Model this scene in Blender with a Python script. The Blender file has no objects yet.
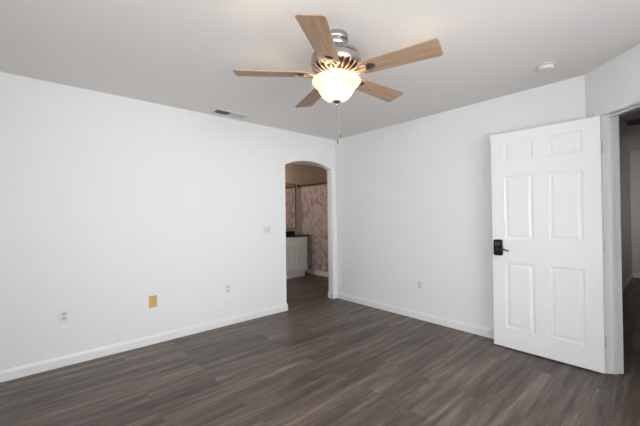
import bpy, bmesh, math, random
from mathutils import Vector, Matrix
random.seed(4)
S = bpy.context.scene
C = S.collection
PI = math.pi
s2 = math.sqrt(.5)
H = 2.44                      # ceiling height

# ------------------------------------------------------------------ camera
fw = Vector((0.66364893, 0.74800316, 0.00783341))
rt = Vector((0.74803591, -0.66355597, -0.01165156))
up = Vector((0.0035175, -0.01359222, 0.99990143))
cd = bpy.data.cameras.new('camera')
cam = bpy.data.objects.new('camera', cd); C.objects.link(cam)
M = Matrix((rt, up, -fw)).transposed().to_4x4()
M.translation = Vector((-3.48996743, -3.55708171, 1.27363651))
cam.matrix_world = M
cd.sensor_width = 36
cd.lens = 320.878 * 36 / 640
cd.clip_start = .05
S.camera = cam

# ------------------------------------------------------------------ light
w = bpy.data.worlds.new('world'); S.world = w; w.use_nodes = True
w.node_tree.nodes['Background'].inputs[0].default_value = (.75, .85, 1, 1)
w.node_tree.nodes['Background'].inputs[1].default_value = 1.0
S.view_settings.view_transform = 'Standard'
S.view_settings.look = 'None'
S.view_settings.exposure = -.10
S.view_settings.gamma = 1
S.view_settings.use_curve_mapping = False


def area(name, loc, direction, sx, sy, power, col):
    d = bpy.data.lights.new(name, 'AREA'); d.shape = 'RECTANGLE'; d.size = sx; d.size_y = sy
    d.energy = power; d.color = col
    o = bpy.data.objects.new(name, d); C.objects.link(o); o.location = loc
    o.rotation_euler = Vector(direction).to_track_quat('-Z', 'Z').to_euler()
    return o


def point(name, loc, power, col, r=.04):
    d = bpy.data.lights.new(name, 'POINT'); d.energy = power; d.color = col; d.shadow_soft_size = r
    o = bpy.data.objects.new(name, d); C.objects.link(o); o.location = loc
    return o


# daylight through the two windows behind the camera
area('window_daylight_back', (-2.45, -5.03, 1.35), (.14, 1, .03), 2.3, 1.5, 41, (.97, .985, 1)).data.spread = math.radians(100)
area('window_daylight_side', (-4.53, -3.75, 1.35), (1, 0, .35), 1.9, 1.5, 93, (.97, .985, 1))
# two added fill lights with no seen source, for the hall and bathroom
area('hall_fill', (.75, -4.78, 1.15), (1, .36, .06), .8, .9, 5, (1, .96, .92)).data.spread = math.radians(46)
area('bathroom_fill', (-1.74, 1.15, 1.35), (1, .15, .10), .8, 1.0, 9, (1, .87, .76)).data.spread = math.radians(100)

# ------------------------------------------------------------------ materials


def mat(name, col, rough=.5, metal=0, bump=0, bscale=80, spec=.5, emis=None, estr=0):
    m = bpy.data.materials.new(name); m.use_nodes = True
    nt = m.node_tree; b = nt.nodes['Principled BSDF']
    b.inputs['Base Color'].default_value = (*col, 1)
    b.inputs['Roughness'].default_value = rough
    b.inputs['Metallic'].default_value = metal
    b.inputs['Specular IOR Level'].default_value = spec
    if emis:
        b.inputs['Emission Color'].default_value = (*emis, 1); b.inputs['Emission Strength'].default_value = estr
    tc = nt.nodes.new('ShaderNodeTexCoord')
    n = nt.nodes.new('ShaderNodeTexNoise'); n.inputs['Scale'].default_value = bscale
    n.inputs['Detail'].default_value = 3
    nt.links.new(tc.outputs['Object'], n.inputs['Vector'])
    if bump:
        bp = nt.nodes.new('ShaderNodeBump'); bp.inputs['Strength'].default_value = bump
        bp.inputs['Distance'].default_value = .01
        nt.links.new(n.outputs['Fac'], bp.inputs['Height']); nt.links.new(bp.outputs[0], b.inputs['Normal'])
    else:
        # faint natural unevenness of the finish
        mr = nt.nodes.new('ShaderNodeMapRange'); mr.inputs[3].default_value = rough * .9; mr.inputs[4].default_value = min(1, rough * 1.1)
        nt.links.new(n.outputs['Fac'], mr.inputs[0]); nt.links.new(mr.outputs[0], b.inputs['Roughness'])
    return m


def ramp(nt, fac, stops):
    r = nt.nodes.new('ShaderNodeValToRGB')
    while len(r.color_ramp.elements) < len(stops): r.color_ramp.elements.new(.5)
    for e, (p, c) in zip(r.color_ramp.elements, stops):
        e.position = p; e.color = (*c, 1)
    nt.links.new(fac, r.inputs[0]); return r


def math_node(nt, op, a, b):
    n = nt.nodes.new('ShaderNodeMath'); n.operation = op
    for i, v in enumerate((a, b)):
        if hasattr(v, 'links'): nt.links.new(v, n.inputs[i])
        else: n.inputs[i].default_value = v
    return n.outputs[0]


def floor_mat():
    m = bpy.data.materials.new('vinyl_plank'); m.use_nodes = True
    nt = m.node_tree; b = nt.nodes['Principled BSDF']
    tc = nt.nodes.new('ShaderNodeTexCoord')
    br = nt.nodes.new('ShaderNodeTexBrick')
    br.offset = .37; br.offset_frequency = 2
    br.inputs['Scale'].default_value = 1
    br.inputs['Brick Width'].default_value = 1.22
    br.inputs['Row Height'].default_value = .18
    br.inputs['Mortar Size'].default_value = .0012
    br.inputs['Mortar Smooth'].default_value = .3
    br.inputs['Bias'].default_value = 0
    br.inputs['Color1'].default_value = (0, 0, 0, 1); br.inputs['Color2'].default_value = (1, 1, 1, 1)
    br.inputs['Mortar'].default_value = (.5, .5, .5, 1)
    nt.links.new(tc.outputs['Object'], br.inputs['Vector'])
    sep = nt.nodes.new('ShaderNodeSeparateColor'); nt.links.new(br.outputs['Color'], sep.inputs[0])
    rnd = sep.outputs[0]
    # shift the grain per plank
    cmb = nt.nodes.new('ShaderNodeCombineXYZ')
    nt.links.new(math_node(nt, 'MULTIPLY', rnd, 17.0), cmb.inputs[0]); nt.links.new(math_node(nt, 'MULTIPLY', rnd, 9.0), cmb.inputs[1])
    add = nt.nodes.new('ShaderNodeVectorMath'); add.operation = 'ADD'
    nt.links.new(tc.outputs['Object'], add.inputs[0]); nt.links.new(cmb.outputs[0], add.inputs[1])

    def noise(sx, sy, detail, rough=.6):
        mp = nt.nodes.new('ShaderNodeMapping'); mp.inputs['Scale'].default_value = (sx, sy, 1)
        nt.links.new(add.outputs[0], mp.inputs[0])
        n = nt.nodes.new('ShaderNodeTexNoise'); n.inputs['Scale'].default_value = 1
        n.inputs['Detail'].default_value = detail; n.inputs['Roughness'].default_value = rough
        nt.links.new(mp.outputs[0], n.inputs['Vector']); return n.outputs['Fac']
    big = noise(.7, 11, 3)
    fine = noise(7, 80, 5, .75)
    mid = noise(1.3, 17, 5, .62)
    v = math_node(nt, 'MULTIPLY', big, .30)
    v = math_node(nt, 'ADD', v, math_node(nt, 'MULTIPLY', mid, .52))
    v = math_node(nt, 'ADD', v, math_node(nt, 'MULTIPLY', fine, .24))
    v = math_node(nt, 'ADD', v, math_node(nt, 'MULTIPLY', rnd, .07))
    r = ramp(nt, v, [(.41, (.034, .023, .017)), (.51, (.078, .057, .044)), (.60, (.138, .107, .086)), (.70, (.24, .195, .16))])
    mx = nt.nodes.new('ShaderNodeMix'); mx.data_type = 'RGBA'
    nt.links.new(br.outputs['Fac'], mx.inputs[0]); nt.links.new(r.outputs[0], mx.inputs[6]); mx.inputs[7].default_value = (.065, .050, .040, 1)
    nt.links.new(mx.outputs[2], b.inputs['Base Color'])
    b.inputs['Roughness'].default_value = .42
    b.inputs['Specular IOR Level'].default_value = .4
    bp = nt.nodes.new('ShaderNodeBump'); bp.inputs['Strength'].default_value = .15; bp.inputs['Distance'].default_value = .004
    nt.links.new(fine, bp.inputs['Height']); nt.links.new(bp.outputs[0], b.inputs['Normal'])
    return m


def wood_mat():
    m = bpy.data.materials.new('pale_oak_veneer'); m.use_nodes = True
    nt = m.node_tree; b = nt.nodes['Principled BSDF']
    tc = nt.nodes.new('ShaderNodeTexCoord')
    mp = nt.nodes.new('ShaderNodeMapping'); mp.inputs['Scale'].default_value = (4, 60, 20)
    nt.links.new(tc.outputs['Object'], mp.inputs[0])
    n = nt.nodes.new('ShaderNodeTexNoise'); n.inputs['Scale'].default_value = 1; n.inputs['Detail'].default_value = 5
    nt.links.new(mp.outputs[0], n.inputs['Vector'])
    r = ramp(nt, n.outputs['Fac'], [(.3, (.33, .205, .125)), (.55, (.41, .27, .175)), (.75, (.47, .32, .215))])
    nt.links.new(r.outputs[0], b.inputs['Base Color']); b.inputs['Roughness'].default_value = .45
    return m


def curtain_mat():
    m = bpy.data.materials.new('patterned_curtain_cloth'); m.use_nodes = True
    nt = m.node_tree; b = nt.nodes['Principled BSDF']
    tc = nt.nodes.new('ShaderNodeTexCoord')
    n = nt.nodes.new('ShaderNodeTexNoise'); n.inputs['Scale'].default_value = 3.4; n.inputs['Detail'].default_value = 3
    n.inputs['Distortion'].default_value = 1.6
    nt.links.new(tc.outputs['Object'], n.inputs['Vector'])
    r = ramp(nt, n.outputs['Fac'], [(.34, (.46, .33, .31)), (.45, (.62, .49, .46)), (.55, (.76, .66, .62)), (.66, (.50, .45, .45))])
    nt.links.new(r.outputs[0], b.inputs['Base Color']); b.inputs['Roughness'].default_value = .85
    return m


WALL = mat('white_wall_paint', (.80, .80, .795), .75, bump=.12, bscale=55, spec=.25)
CEIL = mat('textured_ceiling_paint', (.81, .785, .762), .9, bump=.18, bscale=60, spec=.15)
TRIM = mat('white_trim_gloss', (.80, .80, .80), .35)
DOORW = mat('white_door_paint', (.83, .83, .835), .4)
BATHW = mat('tan_bathroom_paint', (.50, .41, .34), .8, bump=.1)
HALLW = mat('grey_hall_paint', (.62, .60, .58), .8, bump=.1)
FLOOR = floor_mat()
OAK = wood_mat()
NICK = mat('brushed_nickel', (.45, .425, .40), .26, 1)
FINM = mat('dark_brown_nickel', (.34, .27, .22), .3, 1)  # darker, browner nickel for the vent fins
DKMET = mat('dark_bronze_metal', (.08, .055, .04), .4, .8)
IRON = mat('lamplit_nickel', (.60, .50, .38), .3, 1)  # nickel blade arms, with the lamp's yellow glow put into the colour
BLACK = mat('black_plastic', (.010, .010, .011), .45, spec=.25)
KEYS = mat('grey_keys', (.06, .06, .065), .4)
LEVER = mat('dark_lever_metal', (.06, .055, .05), .3, .8)
PLATE = mat('white_plate_plastic', (.75, .75, .765), .35)
PLATED = mat('outlet_face_plastic', (.62, .62, .64), .4)
SLOT = mat('dark_slot', (.02, .02, .02), .6)
OCHRE = mat('ochre_plate_plastic', (.60, .40, .13), .4)
OCHRED = mat('brass_jack', (.42, .30, .06), .3, .8)
CREAM = mat('cream_plastic', (.74, .69, .60), .4)
DARKD = mat('dark_duct', (.03, .025, .02), .8)
VENTM = mat('vent_paint', (.76, .74, .69), .5)
GRILLE = mat('grey_grille_paint', (.20, .18, .17), .6)
VAN = mat('white_vanity_paint', (.70, .68, .65), .45)
STONE = mat('dark_granite', (.030, .026, .025), .2, bump=.02)
CURT = curtain_mat()
TUB = mat('white_tub_enamel', (.75, .73, .72), .2)
BRONZE = mat('bronze_rod', (.09, .06, .045), .35, .7)
MIRR = mat('mirror_silver', (.92, .92, .92), .02, 1)
CHAIN = mat('chain_metal', (.42, .40, .38), .4, .9)
HINGE = mat('painted_hinge', (.60, .60, .62), .35, .3)


def bowl_mat():
    m = bpy.data.materials.new('alabaster_glass'); m.use_nodes = True
    nt = m.node_tree; out = nt.nodes['Material Output']; b = nt.nodes['Principled BSDF']
    tc = nt.nodes.new('ShaderNodeTexCoord')
    n = nt.nodes.new('ShaderNodeTexNoise'); n.inputs['Scale'].default_value = 14; n.inputs['Distortion'].default_value = 1.5
    nt.links.new(tc.outputs['Object'], n.inputs['Vector'])
    r = ramp(nt, n.outputs['Fac'], [(.35, (.46, .42, .37)), (.65, (.52, .48, .43))])
    nt.links.new(r.outputs[0], b.inputs['Base Color']); b.inputs['Roughness'].default_value = .25
    t = nt.nodes.new('ShaderNodeBsdfTranslucent'); nt.links.new(r.outputs[0], t.inputs[0])
    mx = nt.nodes.new('ShaderNodeMixShader'); mx.inputs[0].default_value = .5
    nt.links.new(b.outputs[0], mx.inputs[1]); nt.links.new(t.outputs[0], mx.inputs[2])
    # the lit lamp glass itself glows
    e = nt.nodes.new('ShaderNodeEmission'); e.inputs[0].default_value = (1, .86, .68, 1); e.inputs[1].default_value = .50
    ad = nt.nodes.new('ShaderNodeAddShader'); nt.links.new(mx.outputs[0], ad.inputs[0]); nt.links.new(e.outputs[0], ad.inputs[1])
    nt.links.new(ad.outputs[0], out.inputs[0])
    return m


BOWL = bowl_mat()
BULB = mat('lit_bulb', (1, 1, 1), .5, emis=(1, .85, .62), estr=6)


def glass_mat():
    m = bpy.data.materials.new('window_glass'); m.use_nodes = True
    nt = m.node_tree; b = nt.nodes['Principled BSDF']
    b.inputs['Transmission Weight'].default_value = 1; b.inputs['Roughness'].default_value = 0
    b.inputs['IOR'].default_value = 1.02
    return m


GLASS = glass_mat()

# ------------------------------------------------------------------ helpers


def obj(name, bm, m, parent=None, smooth=None, loc=None, rot=None):
    me = bpy.data.meshes.new(name)
    bmesh.ops.recalc_face_normals(bm, faces=bm.faces)
    bm.to_mesh(me); bm.free()
    for mm in (m if isinstance(m, (list, tuple)) else [m]): me.materials.append(mm)
    if smooth is not None:
        for p in me.polygons: p.use_smooth = True
        try: me.set_sharp_from_angle(angle=math.radians(smooth))
        except Exception: pass
    o = bpy.data.objects.new(name, me); C.objects.link(o)
    if loc is not None: o.location = loc
    if rot is not None: o.rotation_euler = rot
    o.parent = parent
    return o


def B(): return bmesh.new()


def box(bm, x0, x1, y0, y1, z0, z1, T=None, bev=0, mi=0):
    r = bmesh.ops.create_cube(bm, size=1)
    vs = r['verts']
    for v in vs:
        v.co = Vector(((x0 + x1) / 2 + v.co.x * (x1 - x0), (y0 + y1) / 2 + v.co.y * (y1 - y0), (z0 + z1) / 2 + v.co.z * (z1 - z0)))
    if bev:
        es = {e for v in vs for e in v.link_edges}
        r2 = bmesh.ops.bevel(bm, geom=list(es), offset=bev, segments=2, affect='EDGES', profile=.5)
        vs = list({v for v in r2['verts']} | {v for v in vs if v.is_valid})
    if mi:
        for f in {f for v in vs for f in v.link_faces}: f.material_index = mi
    if T is not None:
        for v in vs: v.co = T @ v.co
    return vs


def prism(bm, pts, h0, h1, axis='z', T=None):
    """extrude a polygon given by 2D points. axis z: pts=(x,y); axis y: pts=(x,z); axis x: pts=(y,z)"""
    def P(a, b, h):
        v = {'z': (a, b, h), 'y': (a, h, b), 'x': (h, a, b)}[axis]
        v = Vector(v)
        return T @ v if T is not None else v
    lo = [bm.verts.new(P(a, b, h0)) for a, b in pts]; hi = [bm.verts.new(P(a, b, h1)) for a, b in pts]
    bm.faces.new(lo); bm.faces.new(hi)
    n = len(pts)
    for i in range(n): bm.faces.new((lo[i], lo[(i + 1) % n], hi[(i + 1) % n], hi[i]))


def lathe(bm, prof, cx=0, cy=0, n=48, closed=False):
    rings = []
    for r, z in prof:
        if r < 1e-6: rings.append([bm.verts.new((cx, cy, z))])
        else: rings.append([bm.verts.new((cx + r * math.cos(2 * PI * i / n), cy + r * math.sin(2 * PI * i / n), z)) for i in range(n)])
    pairs = list(zip(rings, rings[1:]))
    if closed: pairs.append((rings[-1], rings[0]))
    for a, b in pairs:
        for i in range(n):
            j = (i + 1) % n
            if len(a) == 1 and len(b) == 1: continue
            if len(a) == 1: bm.faces.new((a[0], b[i], b[j]))
            elif len(b) == 1: bm.faces.new((a[i], a[j], b[0]))
            else: bm.faces.new((a[i], a[j], b[j], b[i]))


def tube(bm, pts, r, n=10):
    pts = [Vector(p) for p in pts]
    rings = []
    for i, p in enumerate(pts):
        t = (pts[min(i + 1, len(pts) - 1)] - pts[max(i - 1, 0)]).normalized()
        a = t.orthogonal().normalized() if not rings else (rings_a - t * rings_a.dot(t)).normalized()
        rings_a = a
        b = t.cross(a)
        rr = r[i] if isinstance(r, (list, tuple)) else r
        rings.append([bm.verts.new(p + (a * math.cos(2 * PI * k / n) + b * math.sin(2 * PI * k / n)) * rr) for k in range(n)])
    for A, Bb in zip(rings, rings[1:]):
        for k in range(n): bm.faces.new((A[k], A[(k + 1) % n], Bb[(k + 1) % n], Bb[k]))
    bm.faces.new(rings[0]); bm.faces.new(rings[-1])


def struct(name, bm, m, parent=None, **k):
    o = obj(name, bm, m, parent, **k)
    if parent is None: o['kind'] = 'structure'
    return o


def tag(o, label, cat, group=None):
    o['label'] = label; o['category'] = cat
    if group: o['group'] = group
    return o


def empty(name, loc=(0, 0, 0), rz=0):
    o = bpy.data.objects.new(name, None); C.objects.link(o); o.location = loc; o.rotation_euler = (0, 0, rz)
    o.empty_display_size = .05
    return o


# ------------------------------------------------------------------ room shell
LW = -3.027                   # where the right wall ends and the angled wall begins
XL, YB = -4.5, -5.0           # far limits of the room, behind the camera
XR2 = -.81                    # wall running on from the angled wall
T = .11

bm = B(); box(bm, XL - .12, 5.4, YB - .12, 2.35, -.1, 0); struct('floor', bm, FLOOR)
bm = B(); box(bm, XL - .12, 5.4, YB - .12, 2.35, H, H + .1); struct('ceiling', bm, CEIL)

# wall with the arch (its two faces: y=0 and y=.10)
AX0, AX1, SPR, APX = -.957, -.088, 1.972, 2.061
arc = []
hw = (AX1 - AX0) / 2; rise = APX - SPR; R = (hw * hw + rise * rise) / (2 * rise); cxa = (AX0 + AX1) / 2
for i in range(25):
    x = AX0 + (AX1 - AX0) * i / 24
    arc.append((x, APX - R + math.sqrt(R * R - (x - cxa) ** 2)))


def arch_wall(bm, y0, y1):
    prism(bm, [(XL - .12, 0), (AX0, 0), (AX0, H), (XL - .12, H)], y0, y1, 'y')
    prism(bm, [(AX0, SPR)] + arc[1:-1] + [(AX1, SPR), (AX1, H), (AX0, H)], y0, y1, 'y')
    prism(bm, [(AX1, 0), (0.11, 0), (0.11, H), (AX1, H)], y0, y1, 'y')


bm = B(); arch_wall(bm, 0, .092); struct('wall_left', bm, WALL)
bm = B(); prism(bm, [(XL, 0), (AX0, 0), (AX0, H), (XL, H)], .092, .10, 'y')
prism(bm, [(AX0, SPR)] + arc[1:-1] + [(AX1, SPR), (AX1, H), (AX0, H)], .092, .10, 'y')
prism(bm, [(AX1, 0), (0.11, 0), (0.11, H), (AX1, H)], .092, .10, 'y'); struct('wall_bathroom_front', bm, BATHW)

bm = B(); box(bm, 0, T, LW - .0, 0, 0, H); struct('wall_right', bm, WALL)

# angled wall with the doorway. local: u along the wall from (0,LW) towards the camera, v into the hall
TA = Matrix(((-s2, s2, 0, 0), (-s2, -s2, 0, LW), (0, 0, 1, 0), (0, 0, 0, 1)))
U0, U1, DH, TH = .172, .172 + .835, 2.035, .12
UE = 1.146
bm = B()
box(bm, 0, U0 - .018, 0, TH, 0, H, TA); box(bm, U1 + .018, UE, 0, TH, 0, H, TA); box(bm, U0 - .018, U1 + .018, 0, TH, DH + .018, H, TA)
struct('wall_angled', bm, WALL)
XR2 = (TA @ Vector((UE, 0, 0))).x; YA = (TA @ Vector((UE, 0, 0))).y
bm = B(); box(bm, XR2, XR2 + T, YB, YA - .0, 0, H); struct('wall_near_right', bm, WALL)


def wall_with_window(name, a0, a1, w0, w1, z0, z1, c0, c1, axis):
    bm = B()
    def bb(p, q, r, s):
        if axis == 'x': box(bm, p, q, c0, c1, r, s)
        else: box(bm, c0, c1, p, q, r, s)
    bb(a0, w0, 0, H); bb(w1, a1, 0, H); bb(w0, w1, 0, z0); bb(w0, w1, z1, H)
    return struct(name, bm, WALL)


wall_with_window('wall_back', XL - .12, XR2 + T, -3.65, -1.25, .55, 2.15, YB - .12, YB, 'x')
wall_with_window('wall_camera_left', YB, 0, -4.75, -2.75, .55, 2.15, XL - .12, XL, 'y')


def window(name, a0, a1, z0, z1, c, axis, sgn):
    e = struct(name, B(), TRIM)
    fr = B(); gl = B(); sl = B()
    def bb(b, p, q, r, s, d0, d1):
        if axis == 'x': box(b, p, q, c + d0, c + d1, r, s)
        else: box(b, c + d0, c + d1, p, q, r, s)
    k = .05; t0, t1 = (-.09 * 1, -.05) if sgn > 0 else (.05, .09)
    bb(fr, a0, a1, z0, z0 + k, t0, t1); bb(fr, a0, a1, z1 - k, z1, t0, t1)
    m = (a0 + a1) / 2
    for p in (a0, m - k / 2, a1 - k): bb(fr, p, p + k, z0 + k, z1 - k, t0, t1)
    mid = (t0 + t1) / 2
    obj('window_frame', fr, TRIM, e)
    for p, q in ((a0 + k, m - k / 2), (m + k / 2, a1 - k)):
        g = B(); bb(g, p, q, z0 + k, z1 - k, mid - .003, mid + .003); obj('window_pane', g, GLASS, e)
    bb(sl, a0 - .04, a1 + .04, z0 - .03, z0, -.0, .05); obj('window_sill', sl, TRIM, e)


window('window_1', -3.65, -1.25, .55, 2.15, YB, 'x', 1)
window('window_2', -4.75, -2.75, .55, 2.15, XL, 'y', 1)

# baseboards
BH, BT = .088, .014


def base_profile(): return [(0, 0), (BT, 0), (BT, BH - .022), (BT * .55, BH - .006), (BT * .35, BH), (0, BH)]


def run(bm, p, q, nrm, t=None):
    """baseboard from p to q (2D) standing on the side nrm of the wall line"""
    p = Vector((*p, 0)); q = Vector((*q, 0)); n = Vector((*nrm, 0))
    A = [bm.verts.new(p + n * a + Vector((0, 0, z))) for a, z in base_profile()]
    Bv = [bm.verts.new(q + n * a + Vector((0, 0, z))) for a, z in base_profile()]
    bm.faces.new(A); bm.faces.new(Bv)
    for i in range(len(A)):
        j = (i + 1) % len(A); bm.faces.new((A[i], A[j], Bv[j], Bv[i]))


bm = B(); run(bm, (XL, 0), (AX0 + BT, 0), (0, -1)); run(bm, (AX0, -BT * .9), (AX0, .10), (1, 0)); struct('baseboard_left', bm, TRIM)
bm = B(); run(bm, (AX1 - BT, 0), (-.002, 0), (0, -1)); run(bm, (AX1, -BT * .9), (AX1, .10), (-1, 0)); struct('baseboard_arch', bm, TRIM)
bm = B(); run(bm, (0, 0), (0, LW), (-1, 0)); struct('baseboard_right', bm, TRIM)
bm = B(); run(bm, (XL, YB), (XR2, YB), (0, 1)); struct('baseboard_back', bm, TRIM)
bm = B(); run(bm, (XL, YB), (XL, 0), (1, 0)); struct('baseboard_camera_left', bm, TRIM)
bm = B(); run(bm, (XR2, YB), (XR2, YA), (-1, 0)); struct('baseboard_near_right', bm, TRIM)

# ------------------------------------------------------------------ doorway trim: jambs, stop and casing
bm = B()
box(bm, U0 - .018, U0, -.002, TH + .002, 0, DH, TA)
box(bm, U1, U1 + .018, -.002, TH + .002, 0, DH, TA)
box(bm, U0 - .018, U1 + .018, -.002, TH + .002, DH, DH + .018, TA)
# stops
box(bm, U0, U0 + .012, .042, .075, 0, DH, TA, .003); box(bm, U1 - .012, U1, .042, .075, 0, DH, TA, .003)
box(bm, U0 + .012, U1 - .012, .042, .075, DH - .012, DH, TA, .003)
struct('trim_1', bm, TRIM)


def casing(side):
    """moulded casing round the opening; side -1: room face, +1: hall face"""
    bm = B()
    prof = [(.005, 0), (.005, .010), (.012, .013), (.028, .012), (.034, .016), (.058, .018), (.066, .015), (.068, 0)]   # (distance out from the opening, thickness)
    path = [(U0, 0, -1, 0), (U0, DH, -1, 1), (U1, DH, 1, 1), (U1, 0, 1, 0)]
    rings = []
    for u, z, du, dz in path:
        ring = []
        for a, t in prof:
            v = -t if side < 0 else TH + t
            ring.append(bm.verts.new(TA @ Vector((u + du * a, v, z + dz * a))))
        rings.append(ring)
    for A, Bv in zip(rings, rings[1:]):
        for i in range(len(A)):
            j = (i + 1) % len(A); bm.faces.new((A[i], A[j], Bv[j], Bv[i]))
    bm.faces.new(rings[0]); bm.faces.new(rings[-1])
    return bm


struct('trim_2', casing(-1), TRIM)
struct('trim_3', casing(1), TRIM)

# ------------------------------------------------------------------ door leaf
DW, DT = .81, .035
pin = TA @ Vector((U0 + .002, -.012, 0))
door = empty('door_1', (pin.x, pin.y, .012), 0)
door['kind'] = 'structure'
DANG = 0.0
door.rotation_euler = (0, 0, PI / 2 + DANG)       # local x runs along the leaf (world +y), local y=+DT faces the camera (world -x)
DL = 2.02


def door_leaf():
    """six raised panels moulded into both faces"""
    bm = B()
    st = .112; mu = .112
    pw = (DW - 2 * st - mu) / 2
    cols = [(st, st + pw), (st + pw + mu, DW - st)]
    rows = [(.185, .800), (1.020, 1.612), (1.752, 1.928)]
    holes = [(a, b, c, d) for a, b in cols for c, d in rows]
    xs = sorted({0, DW} | {v for h in holes for v in h[:2]})
    zs = sorted({0, DL} | {v for h in holes for v in h[2:]})
    for yf, sg in ((0, 1), (DT, -1)):
        for i in range(len(xs) - 1):
            for j in range(len(zs) - 1):
                x0, x1, z0, z1 = xs[i], xs[i + 1], zs[j], zs[j + 1]
                if any(abs(x0 - h[0]) < 1e-6 and abs(z0 - h[2]) < 1e-6 for h in holes):
                    steps = [(0, 0), (.006, .005), (.016, .0065), (.022, .0065), (.040, .0015), (.042, .0015)]
                    rs = []
                    for ins, dep in steps:
                        y = yf + sg * dep
                        rs.append([bm.verts.new(c) for c in ((x0 + ins, y, z0 + ins), (x1 - ins, y, z0 + ins), (x1 - ins, y, z1 - ins), (x0 + ins, y, z1 - ins))])
                    for A, Bv in zip(rs, rs[1:]):
                        for k in range(4): bm.faces.new((A[k], A[(k + 1) % 4], Bv[(k + 1) % 4], Bv[k]))
                    bm.faces.new(rs[-1])
                else:
                    bm.faces.new([bm.verts.new(c) for c in ((x0, yf, z0), (x1, yf, z0), (x1, yf, z1), (x0, yf, z1))])
    for a in ((0, 0), (DW, DW)):
        bm.faces.new([bm.verts.new((a[0], y, z)) for y, z in ((0, 0), (DT, 0), (DT, DL), (0, DL))])
    for z in (0, DL):
        bm.faces.new([bm.verts.new((x, y, z)) for x, y in ((0, 0), (DW, 0), (DW, DT), (0, DT))])
    bmesh.ops.remove_doubles(bm, verts=bm.verts, dist=1e-5)
    return bm


obj('door_leaf', door_leaf(), DOORW, door)
# hinges on the edge beside the jamb
for z in (.24, 1.0, 1.77):
    bm = B(); tube(bm, [(-.004, -.004, z - .045), (-.004, -.004, z + .045)], .0055, 10)
    box(bm, -.002, 0, 0, .03, z - .045, z + .045)
    obj('hinge', bm, HINGE, door)
# keypad lock: round-cornered black case
lx, lz = DW - .056, .937


def rrect(w, h, r, n=6):
    pts = []
    for cx, cz, a0 in ((w / 2 - r, h / 2 - r, 0), (-w / 2 + r, h / 2 - r, 90), (-w / 2 + r, -h / 2 + r, 180), (w / 2 - r, -h / 2 + r, 270)):
        for i in range(n + 1):
            a = math.radians(a0 + 90 * i / n); pts.append((cx + r * math.cos(a), cz + r * math.sin(a)))
    return pts


bm = B(); prism(bm, [(lx + a, lz + b) for a, b in rrect(.076, .152, .018)], DT, DT + .022, 'y')
prism(bm, [(lx + a, lz + b) for a, b in rrect(.066, .142, .015)], DT + .022, DT + .028, 'y')
lock = obj('keypad_lock', bm, BLACK, door); lock['label'] = 'black keypad lock with lever'
bm = B()
for i in range(3):
    for j in range(3):
        box(bm, lx - .022 + i * .016, lx - .010 + i * .016, DT + .027, DT + .030, lz + .018 + j * .013, lz + .027 + j * .013, bev=.001)
obj('keypad_button', bm, KEYS, lock)
bm = B(); tube(bm, [(lx, DT + .026, lz - .012), (lx, DT + .052, lz - .012)], .012, 16)
tube(bm, [(lx, DT + .050, lz - .010), (lx - .03, DT + .052, lz - .008), (lx - .065, DT + .052, lz - .014), (lx - .105, DT + .050, lz - .024)], [.008, .008, .007, .006], 12)
obj('lever', bm, LEVER, lock)
bm = B(); lathe(bm, [(0, 0), (.03, 0), (.03, .008), (.012, .012), (.012, .03), (.025, .038), (.025, .05), (0, .055)], 0, 0, 24)
bmesh.ops.transform(bm, matrix=Matrix.Translation((lx, 0, lz - .012)) @ Matrix.Rotation(PI / 2, 4, 'X'), verts=bm.verts)
obj('door_knob', bm, LEVER, door, smooth=40)
bm = B(); box(bm, DW, DW + .002, .006, .029, lz - .04, lz + .02); obj('latch_plate', bm, HINGE, door)

# ------------------------------------------------------------------ hall behind the doorway
HY = -2.90; HX = 5.2; HB = -4.7
bm = B(); box(bm, T, HX + .1, HY, HY + .1, 0, H); struct('wall_hall_left', bm, HALLW)
bm = B(); box(bm, HX, HX + .1, HB, HY, 0, H); struct('wall_hall_end', bm, HALLW)
bm = B(); box(bm, XR2 + T, .3, HB - .1, HB, 0, H); box(bm, 1.2, HX + .1, HB - .1, HB, 0, H); box(bm, .3, 1.2, HB - .1, HB, 2.2, H); struct('wall_hall_right', bm, HALLW)  # the opening is added to hold the hall fill light
bm = B(); box(bm, .2, 1.3, -5.1, -5.0, 0, H); box(bm, .2, .3, -5.0, HB - .1, 0, H); box(bm, 1.2, 1.3, -5.0, HB - .1, 0, H); struct('wall_hall_sky_blocker', bm, HALLW)  # unseen box added behind the opening to keep sky light out
bm = B(); run(bm, (T, HY), (HX, HY), (0, -1)); struct('baseboard_hall_left', bm, TRIM)
bm = B(); run(bm, (HX, HB), (HX, HY), (-1, 0)); struct('baseboard_hall_end', bm, TRIM)

# ------------------------------------------------------------------ bathroom behind the arch
BY = 2.22; TX = 1.035; BXL = -1.7; TBX = 1.85
bm = B(); box(bm, BXL - .1, TBX + .1, BY, BY + .1, 0, H); struct('wall_bathroom_back', bm, BATHW)
bm = B(); box(bm, BXL - .1, BXL, .1, .75, 0, H); box(bm, BXL - .1, BXL, 1.55, BY, 0, H); box(bm, BXL - .1, BXL, .75, 1.55, 0, .85); box(bm, BXL - .1, BXL, .75, 1.55, 1.85, H); struct('wall_bathroom_left', bm, BATHW)  # the opening is added to hold the bathroom fill light
bm = B(); box(bm, TBX, TBX + .1, .1, BY, 0, H); struct('wall_bathroom_right', bm, BATHW)
bm = B(); box(bm, .11, TBX, .0, .1, 0, H); struct('wall_bathroom_side', bm, BATHW)

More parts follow.
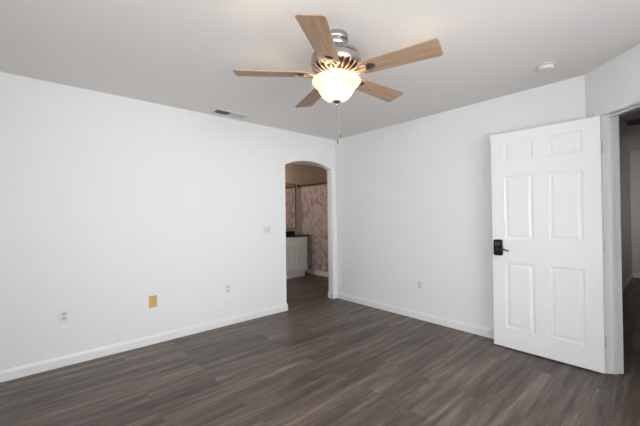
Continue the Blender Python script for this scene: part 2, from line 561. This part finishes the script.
# bathtub along the right side
tub = empty('bathtub', (TX, .74, 0))
bm = B()
L2, W2, HT = BY - .005 - .74, TBX - .005 - TX, .40
o_ = [(0, 0), (W2, 0), (W2, L2), (0, L2)]
def inset(k, z, sh=0): return [bm.verts.new((k + sh, k + sh, z)), bm.verts.new((W2 - k - sh, k + sh, z)), bm.verts.new((W2 - k - sh, L2 - k - sh, z)), bm.verts.new((k + sh, L2 - k - sh, z))]
rs = [inset(0, 0), inset(0, HT - .03), inset(-.0, HT), inset(.07, HT), inset(.09, HT - .03), inset(.15, .12), inset(.2, .1)]
for A, Bv in zip(rs, rs[1:]):
    for k in range(4): bm.faces.new((A[k], A[(k + 1) % 4], Bv[(k + 1) % 4], Bv[k]))
bm.faces.new(rs[0]); bm.faces.new(rs[-1])
obj('tub_shell', bm, TUB, tub)
bm = B(); box(bm, -.012, 0, .0, L2, 0, .075, bev=.003); obj('apron_skirt', bm, TUB, tub)
tag(tub, 'white bathtub standing behind the patterned shower curtain', 'bathtub')

# shower curtain, hung outside the tub
def curtain(y0, y1, z0, z1, x, amp, nw):
    bm = B(); n = 160; m = 24
    def px(t, zz):
        k = 1 - .35 * zz
        return amp * k * math.sin(t * nw * 2 * PI + .6 * math.sin(t * 9)) + .006 * math.sin(t * nw * 5.3 * PI + 2)
    g = []
    for j in range(m + 1):
        zz = j / m; g.append([bm.verts.new((x + px(i / n, zz), y0 + (y1 - y0) * i / n, z0 + (z1 - z0) * zz)) for i in range(n + 1)])
    for j in range(m):
        for i in range(n): bm.faces.new((g[j][i], g[j][i + 1], g[j + 1][i + 1], g[j + 1][i]))
    bmesh.ops.solidify(bm, geom=bm.faces, thickness=.003)
    return bm


o = obj('shower_curtain', curtain(-.62, .72, 0, 1.80, 0, .018, 9), CURT, smooth=60, loc=(TX - .045, 1.4, .11))
tag(o, 'dusty rose and grey patterned shower curtain hanging in the bathroom', 'shower curtain')

rod = empty('curtain_rod', (TX - .045, 1.4, 1.945))
bm = B(); tube(bm, [(0, -1.3, 0), (0, BY - 1.4 - .004, 0)], .0125, 16); obj('rod', bm, BRONZE, rod, smooth=40)
bm = B(); lathe(bm, [(0, -.03), (.020, -.03), (.026, -.012), (.038, -.006), (.038, 0), (0, 0)], 0, 0, 24)
bmesh.ops.transform(bm, matrix=Matrix.Translation((0, BY - 1.4, 0)) @ Matrix.Rotation(-PI / 2, 4, 'X'), verts=bm.verts)
obj('end_flange', bm, BRONZE, rod, smooth=40)
for i in range(11):
    y = -.6 + i * .13; n = 14; bm = B()
    tube(bm, [(.018 * math.sin(2 * PI * k / n), y, -.004 + .018 * math.cos(2 * PI * k / n)) for k in range(n + 1)], .0022, 6)
    obj('curtain_ring', bm, BRONZE, rod)
tag(rod, 'dark bronze shower curtain rod above the patterned curtain', 'curtain rod')

# vanity cabinet
VX0, VX1, VY = -.62, .80, 1.70
van = empty('vanity_cabinet', (VX0, VY, 0))
w_, d_ = VX1 - VX0, BY - VY - .002
bm = B(); box(bm, 0, w_, .0, d_, .125, .84); box(bm, 0, w_ - .03, .055, d_, 0, .125); obj('body', bm, VAN, van)


def panel_front(bm, x0, x1, z0, z1, y=0, t=.024, fr=.055, slats=True):
    box(bm, x0, x1, y - t + .020, y, z0, z1)
    box(bm, x0, x0 + fr, y - t, y - t + .0205, z0, z1); box(bm, x1 - fr, x1, y - t, y - t + .0205, z0, z1)
    box(bm, x0 + fr, x1 - fr, y - t, y - t + .0205, z0, z0 + fr); box(bm, x0 + fr, x1 - fr, y - t, y - t + .0205, z1 - fr, z1)
    if slats:
        n = 3; ww = (x1 - x0 - 2 * fr) / n
        for i in range(n): box(bm, x0 + fr + i * ww + .009, x0 + fr + (i + 1) * ww - .009, y - t + .004, y - t + .0205, z0 + fr, z1 - fr)


for i in range(6):
    x1 = w_ - .028 - i * .223
    bm = B(); panel_front(bm, x1 - .205, x1, .150, .685, fr=.028)
    dr = obj('cabinet_door', bm, VAN, van)
for i in range(3):
    x1 = w_ - .028 - i * .446
    bm = B(); box(bm, x1 - .438, x1, -.018, 0, .706, .815, bev=.003)
    obj('drawer_front', bm, VAN, van)
tag(van, 'white bathroom vanity cabinet with grooved doors under dark top', 'cabinet')
bm = B(); box(bm, VX0 - .02, VX1 + .06, VY - .035, BY - .001, .84, .872, bev=.005); ct = obj('vanity_countertop', bm, STONE)
tag(ct, 'black stone countertop on the white bathroom vanity', 'countertop')

bm = B(); box(bm, -.13, .13, -.055, .055, 0, .075, bev=.006)
bx = empty('tissue_box', (.54, 2.0, .872)); obj('box_body', bm, BLACK, bx)
bm = B(); prism(bm, [(a, b) for a, b in rrect(.14, .03, .014)], .075, .077, 'z'); obj('slot_rim', bm, KEYS, bx)
tag(bx, 'low black box on the dark bathroom countertop', 'box')

mi = empty('wall_mirror', (0.12, BY - .001, .99))
MW, MH = .762, .985
bm = B(); box(bm, 0, MW, -.012, 0, 0, MH); obj('mirror_glass', bm, MIRR, mi)
bm = B(); k = .014
box(bm, -k, 0, -.018, 0, -k, MH + k); box(bm, MW, MW + k, -.018, 0, -k, MH + k); box(bm, 0, MW, -.018, 0, -k, 0); box(bm, 0, MW, -.018, 0, MH, MH + k)
obj('mirror_frame', bm, BRONZE, mi)
tag(mi, 'dark framed mirror over the bathroom vanity showing the curtain', 'mirror')

vl = empty('vanity_light', (.15, BY, 2.15))
bm = B(); box(bm, -.25, .25, -.025, -.001, -.05, .05, bev=.006); obj('back_plate', bm, BRONZE, vl)
for i in (-1, 0, 1):
    bm = B(); lathe(bm, [(0, .05), (.03, .05), (.045, 0), (.055, -.05), (.0, -.052)], i * .17, -.08, 20)
    s_ = obj('glass_shade', bm, BULB, vl, smooth=50)
tag(vl, 'warm lit three lamp fixture above the bathroom mirror', 'light')
BULB.node_tree.nodes['Principled BSDF'].inputs['Emission Strength'].default_value = 2

# ------------------------------------------------------------------ ceiling fan
FX, FY, FZ = -2.0272, -2.0819, 2.183
fan = empty('ceiling_fan', (FX, FY, FZ))
def fz(p): return [(r, z - FZ) for r, z in p]
bm = B(); lathe(bm, fz([(0, H - .0005), (.078, H - .0005), (.081, 2.432), (.081, 2.408), (.077, 2.402), (.066, 2.400), (.066, 2.395), (.073, 2.388), (.071, 2.370), (.062, 2.358), (.05, 2.354), (0, 2.354)]))
obj('canopy', bm, NICK, fan, smooth=35)
bm = B(); lathe(bm, fz([(0, 2.362), (.032, 2.362), (.034, 2.35), (.030, 2.34), (0, 2.34)]))
obj('neck', bm, DKMET, fan, smooth=40)
bm = B(); lathe(bm, fz([(0, 2.345), (.055, 2.345), (.085, 2.340), (.120, 2.328), (.148, 2.312), (.158, 2.298), (.160, 2.288), (.155, 2.284), (.155, 2.280), (.161, 2.276), (.162, 2.248), (.156, 2.236), (.140, 2.232), (0, 2.232)]), n=64)
hs = obj('motor_housing', bm, NICK, fan, smooth=35)
bm = B(); lathe(bm, fz([(0, 2.236), (.140, 2.236), (.128, 2.218), (.105, 2.204), (.078, 2.196), (.072, 2.19), (0, 2.19)]))
obj('vent_core', bm, DKMET, fan, smooth=40)
bm = B()
for k in range(22):
    a = 2 * PI * k / 22; Rz = Matrix.Rotation(a, 4, 'Z')
    tube(bm, [Rz @ Vector((r, 0, z - FZ)) for r, z in ((.150, 2.238), (.147, 2.222), (.126, 2.206), (.098, 2.196), (.078, 2.192))], .0075, 8)
obj('vent_fins', bm, FINM, fan, smooth=60)
bm = B(); lathe(bm, fz([(0, 2.2), (.078, 2.2), (.082, 2.192), (.078, 2.178), (.060, 2.172), (.055, 2.155), (.062, 2.148), (.078, 2.142), (.078, 2.136), (0, 2.136)]))
obj('switch_housing', bm, NICK, fan, smooth=35)

# blades
W, PT, RB0, RB1 = .150, -.183, .165, .647


def blade_mesh():
    bm = B(); pts = []
    # outline in local x (radial), y (tangential); narrower at root
    def arcp(cx, cy, r, a0, a1, n=6):
        for i in range(n + 1):
            a = math.radians(a0 + (a1 - a0) * i / n); pts.append((cx + r * math.cos(a), cy + r * math.sin(a)))
    wr = .118
    arcp(RB1 - .018, W / 2 - .018, .018, 0, 90); arcp(RB0 + .035, wr / 2 - .035, .035, 90, 180)
    arcp(RB0 + .035, -wr / 2 + .035, .035, 180, 270); arcp(RB1 - .018, -W / 2 + .018, .018, 270, 360)
    prism(bm, pts, -.003, .003, 'z')
    return bm


def iron_mesh():
    bm = B()
    # arm from the hub, rising into a forked leaf plate under the blade
    tube(bm, [(.070, 0, .006), (.095, 0, -.012), (.12, 0, -.014), (.15, 0, -.010), (.175, 0, -.007)], [.010, .009, .008, .009, .006], 10)
    for s in (-1, 1):
        tube(bm, [(.115, 0, -.012), (.135, s * .022, -.010), (.165, s * .032, -.008), (.200, s * .026, -.0065), (.222, 0, -.006)], [.006, .006, .006, .006, .005], 8)
    n0 = len(bm.faces)
    T0 = Matrix.Translation((.236, 0, -.003))
    vs = []
    before = set(bm.verts)
    lathe(bm, [(0, 0), (.034, 0), (.036, -.004), (.030, -.0085), (.012, -.010), (0, -.010)], 0, 0, 24)
    new = [v for v in bm.verts if v not in before]
    for v in new: v.co = T0 @ v.co
    for f in {f for v in new for f in v.link_faces}: f.material_index = 1
    return bm


bme = iron = None
for k in range(5):
    a = 5.0063 - k * 2 * PI / 5
    if k == 0:
        b0 = obj('blade', blade_mesh(), OAK, fan, smooth=30)
        i0 = obj('blade_iron', iron_mesh(), [IRON, NICK], b0, smooth=50)
        b = b0
    else:
        b = b0.copy(); C.objects.link(b); b.parent = fan
        i_ = i0.copy(); C.objects.link(i_); i_.parent = b
    b.rotation_euler = (PT, 0, a)
# light bowl: alabaster glass, flared lip, open at the top
prof = [(.150, 2.150), (.157, 2.143), (.158, 2.134), (.150, 2.122), (.134, 2.108), (.120, 2.092), (.110, 2.070), (.094, 2.046), (.070, 2.026), (.040, 2.014), (.012, 2.010)]
inner = [(max(r - .004, .012), z + .004) for r, z in prof]
bm = B(); lathe(bm, fz(prof + inner[::-1]), n=64, closed=True)
obj('light_bowl', bm, BOWL, fan, smooth=60)
bm = B(); lathe(bm, fz([(0, 2.137), (.006, 2.137), (.006, 2.020), (.030, 2.014), (.032, 2.007), (.022, 2.002), (.010, 1.996), (.011, 1.988), (.006, 1.980), (0, 1.978)]), n=24)
obj('finial', bm, NICK, fan, smooth=50)
for k in range(3):
    a = 2 * PI * k / 3 + .4
    bm = B(); bmesh.ops.create_uvsphere(bm, u_segments=16, v_segments=10, radius=.022, matrix=Matrix.Translation((.062 * math.cos(a), .062 * math.sin(a), 2.10 - FZ)))
    tube(bm, [(.055 * math.cos(a), .055 * math.sin(a), 2.14 - FZ), (.062 * math.cos(a), .062 * math.sin(a), 2.11 - FZ)], .012, 10)
    obj('bulb', bm, BULB, fan, smooth=60)
for (dx, dy, zb) in ((.004, -.004, 1.765), (.016, -.013, 1.80)):
    bm = B()
    z = 1.985
    while z > zb:
        bmesh.ops.create_icosphere(bm, subdivisions=1, radius=.0021, matrix=Matrix.Translation((dx, dy, z - FZ))); z -= .0052
    ch = obj('pull_chain', bm, CHAIN, fan)
    bm = B(); lathe(bm, [(0, zb - FZ), (.004, zb - .004 - FZ), (.006, zb - .02 - FZ), (.005, zb - .032 - FZ), (0, zb - .034 - FZ)], dx, dy, 12)
    obj('chain_pull', bm, NICK, ch, smooth=50)
tag(fan, 'five blade ceiling fan with brushed nickel motor and lit glass bowl', 'ceiling fan')
point('fan_lamp', (FX, FY, 2.105), 30, (1, .70, .40), .035)
for i in (-1, 0, 1): point('vanity_lamp', (.15 + i * .17, BY - .20, 2.12), 1.2, (1, .72, .46), .05)

# ------------------------------------------------------------------ ceiling vent, smoke detector
cv = empty('ceiling_vent', (-1.83, -.175, H))
bm = B()
VL, VWd = .20, .085
for a in ((-VL, VL, -VWd, -VWd + .022), (-VL, VL, VWd - .022, VWd), (-VL, -VL + .022, -VWd + .022, VWd - .022), (VL - .022, VL, -VWd + .022, VWd - .022), (-.006, .006, -VWd + .022, VWd - .022)):
    box(bm, *a, -.008, -.0005, bev=.0015)
obj('frame', bm, VENTM, cv)
bm = B(); box(bm, -VL + .02, VL - .02, -VWd + .02, VWd - .02, -.0015, -.0008); obj('duct', bm, DARKD, cv)
for half, tilt in ((-1, -50), (1, 50)):
    for i in range(9):
        x = half * (.018 + i * .0185)
        bm = B(); box(bm, -.0065, .0065, -VWd + .022, VWd - .022, -.0005, .0005, Matrix.Translation((x, 0, -.0068)) @ Matrix.Rotation(math.radians(tilt), 4, 'Y'))
        obj('louver', bm, VENTM, cv)
tag(cv, 'long rectangular two way air vent on ceiling near left wall', 'vent')

sd = empty('smoke_detector', (-.455, -2.855, H))
bm = B(); lathe(bm, [(0, -.0005), (.072, -.0005), (.072, -.006), (.069, -.009), (0, -.009)]); obj('mounting_ring', bm, CREAM, sd, smooth=35)
bm = B(); lathe(bm, [(.052, -.008), (.052, -.022), (.047, -.030), (.030, -.033), (0, -.034)]); obj('cover', bm, CREAM, sd, smooth=35)
bm = B(); lathe(bm, [(0, -.036), (.008, -.036), (.008, -.032), (0, -.032)], .012, .012, 16); obj('test_button', bm, PLATED, sd)
tag(sd, 'round cream smoke detector on the ceiling by the right wall', 'smoke detector')

rg = empty('return_grille', (2.30, -3.43, H))
bm = B()
for a in ((-.18, .18, -.34, -.31), (-.18, .18, .31, .34), (-.18, -.15, -.31, .31), (.15, .18, -.31, .31)): box(bm, *a, -.012, -.0005, bev=.002)
obj('frame', bm, GRILLE, rg)
bm = B(); box(bm, -.16, .16, -.32, .32, -.003, -.0008); obj('filter', bm, DARKD, rg)
for i in range(9):
    bm = B(); box(bm, -.007, .007, -.31, .31, -.0005, .0005, Matrix.Translation((-.13 + i * .0325, 0, -.008)) @ Matrix.Rotation(math.radians(-40), 4, 'Y'))
    obj('slat', bm, GRILLE, rg)
tag(rg, 'dark return air grille on the hall ceiling beyond the doorway', 'vent')

# ------------------------------------------------------------------ wall plates


def outlet(x, y, z, rz, label):
    """duplex outlet; local -y faces the room"""
    e = empty('wall_outlet', (x, y, z), rz)
    bm = B(); box(bm, -.035, .035, -.006, 0, -.057, .057, bev=.002); obj('plate', bm, PLATE, e)
    for s in (-1, 1):
        bm = B(); prism(bm, [(a, b + s * .0195) for a, b in rrect(.034, .029, .010)], -.0085, -.0055, 'y')
        f = obj('receptacle', bm, PLATED, e)
        bm = B(); box(bm, -.0085, -.0055, -.009, -.0083, s * .0195 - .003, s * .0195 + .007); box(bm, .0055, .0085, -.009, -.0083, s * .0195 - .003, s * .0195 + .007)
        box(bm, -.003, .003, -.009, -.0083, s * .0195 - .011, s * .0195 - .006); obj('slots', bm, SLOT, f)
    bm = B(); box(bm, -.003, .003, -.0072, -.0055, -.003, .003); obj('screw', bm, HINGE, e)
    tag(e, label, 'outlet')


outlet(-3.308, 0, .43, 0, 'white duplex outlet on left wall, farthest left, beyond the ochre plate')
outlet(-1.796, 0, .423, 0, 'small white outlet low on left wall nearest the arch')
outlet(0, -1.437, .416, -PI / 2, 'white outlet low on the right wall between arch and door')

e = empty('cable_plate', (-2.604, 0, .425))
bm = B(); box(bm, -.037, .037, -.006, 0, -.059, .059, bev=.002); obj('plate', bm, OCHRE, e)
bm = B(); tube(bm, [(0, -.005, 0), (0, -.016, 0)], .0065, 14); obj('jack', bm, OCHRED, e)
for s in (-1, 1):
    bm = B(); tube(bm, [(0, -.005, s * .042), (0, -.0075, s * .042)], .003, 8); obj('screw', bm, OCHRED, e)
tag(e, 'ochre yellow cable jack plate low on the left wall', 'wall plate')

e = empty('light_switch', (-1.252, 0, 1.095))
bm = B(); box(bm, -.058, .058, -.006, 0, -.058, .058, bev=.002); obj('plate', bm, PLATE, e)
for s in (-1, 1):
    bm = B(); box(bm, -.0165, .0165, -.003, .003, -.033, .033, Matrix.Translation((s * .023, -.007, 0)) @ Matrix.Rotation(.06, 4, 'X'), bev=.001); obj('rocker', bm, PLATED, e)
tag(e, 'white double light switch on left wall beside the arch', 'light switch')
